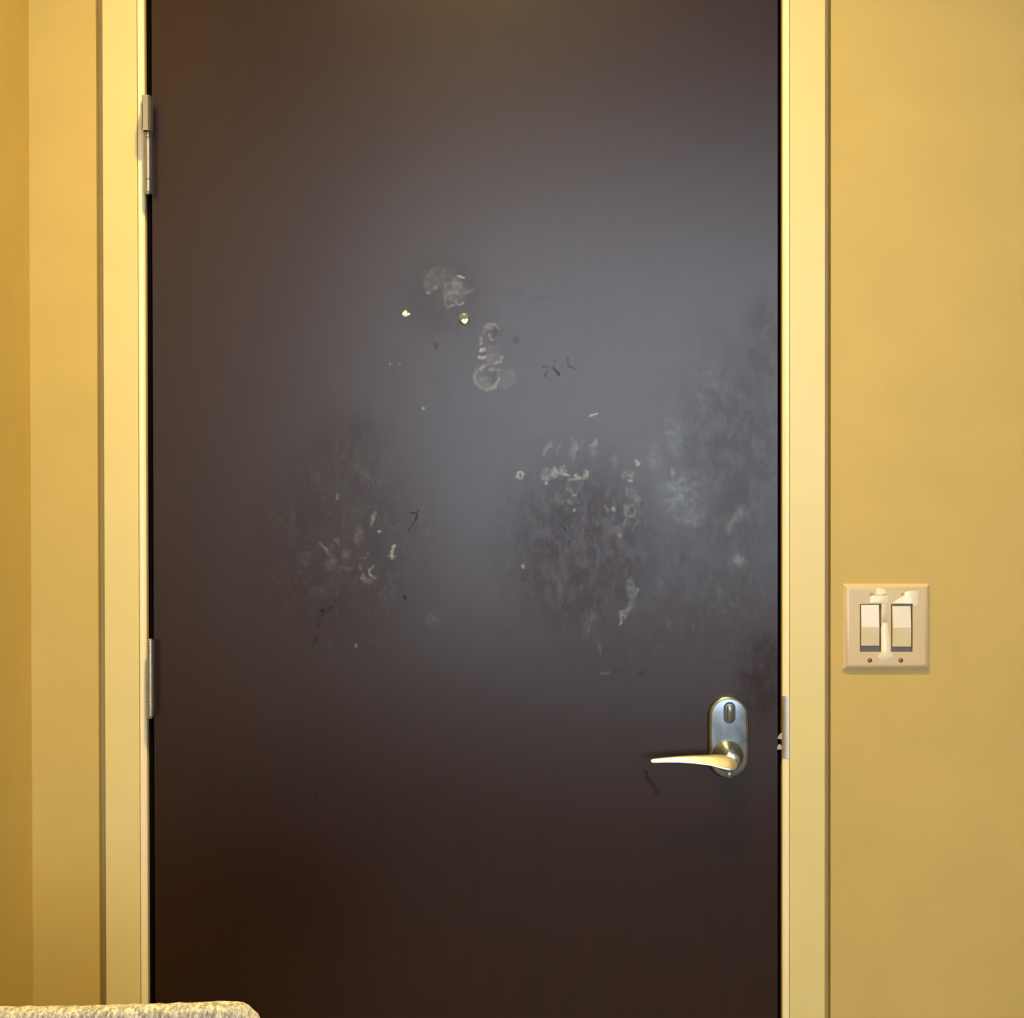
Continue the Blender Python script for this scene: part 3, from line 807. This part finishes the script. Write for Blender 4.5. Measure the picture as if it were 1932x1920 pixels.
# ------------------------------------------------------------------ chair
cy = CAM.y + 1.26
cyt = cy + .033                               # the leaning back's top edge stands a little deeper
pr = P(497, 1908, cyt)
ch_top = P(440, 1891, cyt).z + .0010
CW = 0.42
chair = empty('side_chair', (pr.x - CW / 2, cy, 0))
tag(chair, 'woven beige grey upholstered chair in front of the door', 'chair')
def pillow(w, d, h, rc, re, n_c=8, n_e=5):
    """slab in local x (w) / z (h) with rounded corners rc and rolled edges re, thickness d along y"""
    def outline(ins):
        pts = []
        hw_, hh_ = w / 2 - ins, h / 2 - ins
        r = max(rc - ins, .001)
        for qx_, qz_, a0 in ((1, 1, 0), (-1, 1, 90), (-1, -1, 180), (1, -1, 270)):
            for k in range(n_c + 1):
                t = math.radians(a0 + 90 * k / n_c)
                pts.append((qx_ * (hw_ - r) + r * math.cos(t), qz_ * (hh_ - r) + r * math.sin(t)))
        # refine the long edges
        out = []
        for (x0, z0), (x1, z1) in zip(pts, pts[1:] + pts[:1]):
            L_ = math.hypot(x1 - x0, z1 - z0)
            m = max(1, int(L_ / .006))
            for k in range(m):
                out.append((x0 + (x1 - x0) * k / m, z0 + (z1 - z0) * k / m))
        return out
    loops = []
    N = None
    base = outline(0)
    for k in range(2 * n_e + 1):
        t = math.pi * k / (2 * n_e)
        ins = re * (1 - math.sin(t)); y = -math.cos(t) * d / 2
        s_x, s_z = (w / 2 - ins) / (w / 2), (h / 2 - ins) / (h / 2)
        loops.append([(x * s_x, y, z * s_z) for x, z in base])
    bm = bmesh.new()
    # dish the two faces with inner loops
    inner = lambda y, f, dy: [(x * f, y + dy, z * f) for x, z in base]
    loops = [inner(-d / 2, .55, -.004), inner(-d / 2, .85, -.003)] + loops + [inner(d / 2, .85, .003), inner(d / 2, .55, .004)]
    rings(bm, loops)
    return bm
bh = 0.42
bm = pillow(CW, .024, bh, .030, .006)
tab = np.random.default_rng(5)
for v in bm.verts:       # uneven hand of the coarse weave
    a = .0003 * math.sin(v.co.x * 610 + 3 * math.sin(v.co.x * 130)) + .0003 * math.sin(v.co.x * 1370 + v.co.z * 500)
    v.co.z += a; v.co.y += .6 * a
    v.co.y += .012 * (v.co.x / (CW / 2)) ** 2 - .012
bk = obj('backrest', bm, M_FABRIC, chair, True, 60)
bk.location = (0, 0.02, ch_top - bh / 2)
bk.rotation_euler = (math.radians(-3), 0, 0)
bm = pillow(.43, .07, .46, .05, .03)
st = obj('seat', bm, M_FABRIC, chair, True, 60)
st.rotation_euler = (math.pi / 2, 0, 0)
st.location = (0, -.27, .425)
def tube(pts, r):
    bm = bmesh.new()
    loops = []
    for i, p_ in enumerate(pts):
        a = Vector(pts[max(0, i - 1)]); b_ = Vector(pts[min(len(pts) - 1, i + 1)])
        d = (b_ - a).normalized(); u = d.orthogonal().normalized(); w = d.cross(u)
        u = Vector((1, 0, 0)) - d * d.x; u.normalize(); w = d.cross(u)
        loops.append([Vector(p_) + (u * math.cos(2 * math.pi * k / 14) + w * math.sin(2 * math.pi * k / 14)) * r for k in range(14)])
    rings(bm, loops)
    return bm
zb_ = ch_top - bh
for s in (-1, 1):
    obj('back_post', tube([(s * .150, -.02, .40), (s * .150, .0, .46), (s * .150, .035, zb_ + .02), (s * .150, .046, zb_ + .16)], .010), M_LEG, chair, True, 40)
    obj('leg', tube([(s * .18, -.46, .392), (s * .183, -.475, .2), (s * .186, -.49, .0)], .011), M_LEG, chair, True, 40)
    obj('leg', tube([(s * .178, -.06, .392), (s * .181, -.03, .2), (s * .184, .0, .0)], .011), M_LEG, chair, True, 40)
    obj('seat_rail', tube([(s * .17, -.47, .384), (s * .17, -.25, .384), (s * .17, -.04, .384)], .009), M_LEG, chair, True, 40)
chair.rotation_euler = (0, 0, math.radians(1.6))

# ------------------------------------------------------------------ recessed ceiling lamps: one by the door, one added fill
def downlight(x, y, watts, label, spread=150):
    r = empty('recessed_downlight', (x, y, CEIL))
    tag(r, label, 'ceiling lamp', None, 'recessed ceiling lamps')
    bm = bmesh.new()
    n = 40
    loops = [[(R_ * math.cos(2 * math.pi * k / n), R_ * math.sin(2 * math.pi * k / n), z) for k in range(n)] for R_, z in ((.098, .0), (.097, -.004), (.088, -.006), (.080, -.003), (.078, .0))]
    rings(bm, loops, False, False)
    obj('trim_ring', bm, M_WINFRAME, r, True, 40)
    bm = bmesh.new(); lathe(bm, (0, 0, -.0008), (0, 0, 1), [(0, .0775), (.0006, .0775)], n)
    obj('lens', bm, M_LENS, r)
    ld = bpy.data.lights.new('downlight', 'AREA')
    ld.shape = 'DISK'; ld.size = .15; ld.energy = watts; ld.color = LAMP_COL; ld.spread = math.radians(spread)
    lo = bpy.data.objects.new('downlight', ld)
    lo.location = (0, 0, -.0075); lo.parent = r
    C.objects.link(lo)
downlight(-0.07, -0.86, 33.0, 'round recessed ceiling lamp nearest the door', 121)
downlight(-0.2, -3.2, 7.0, 'added unseen ceiling lamp for ambient fill near the window')  # unseen second lamp, added only for ambient fill
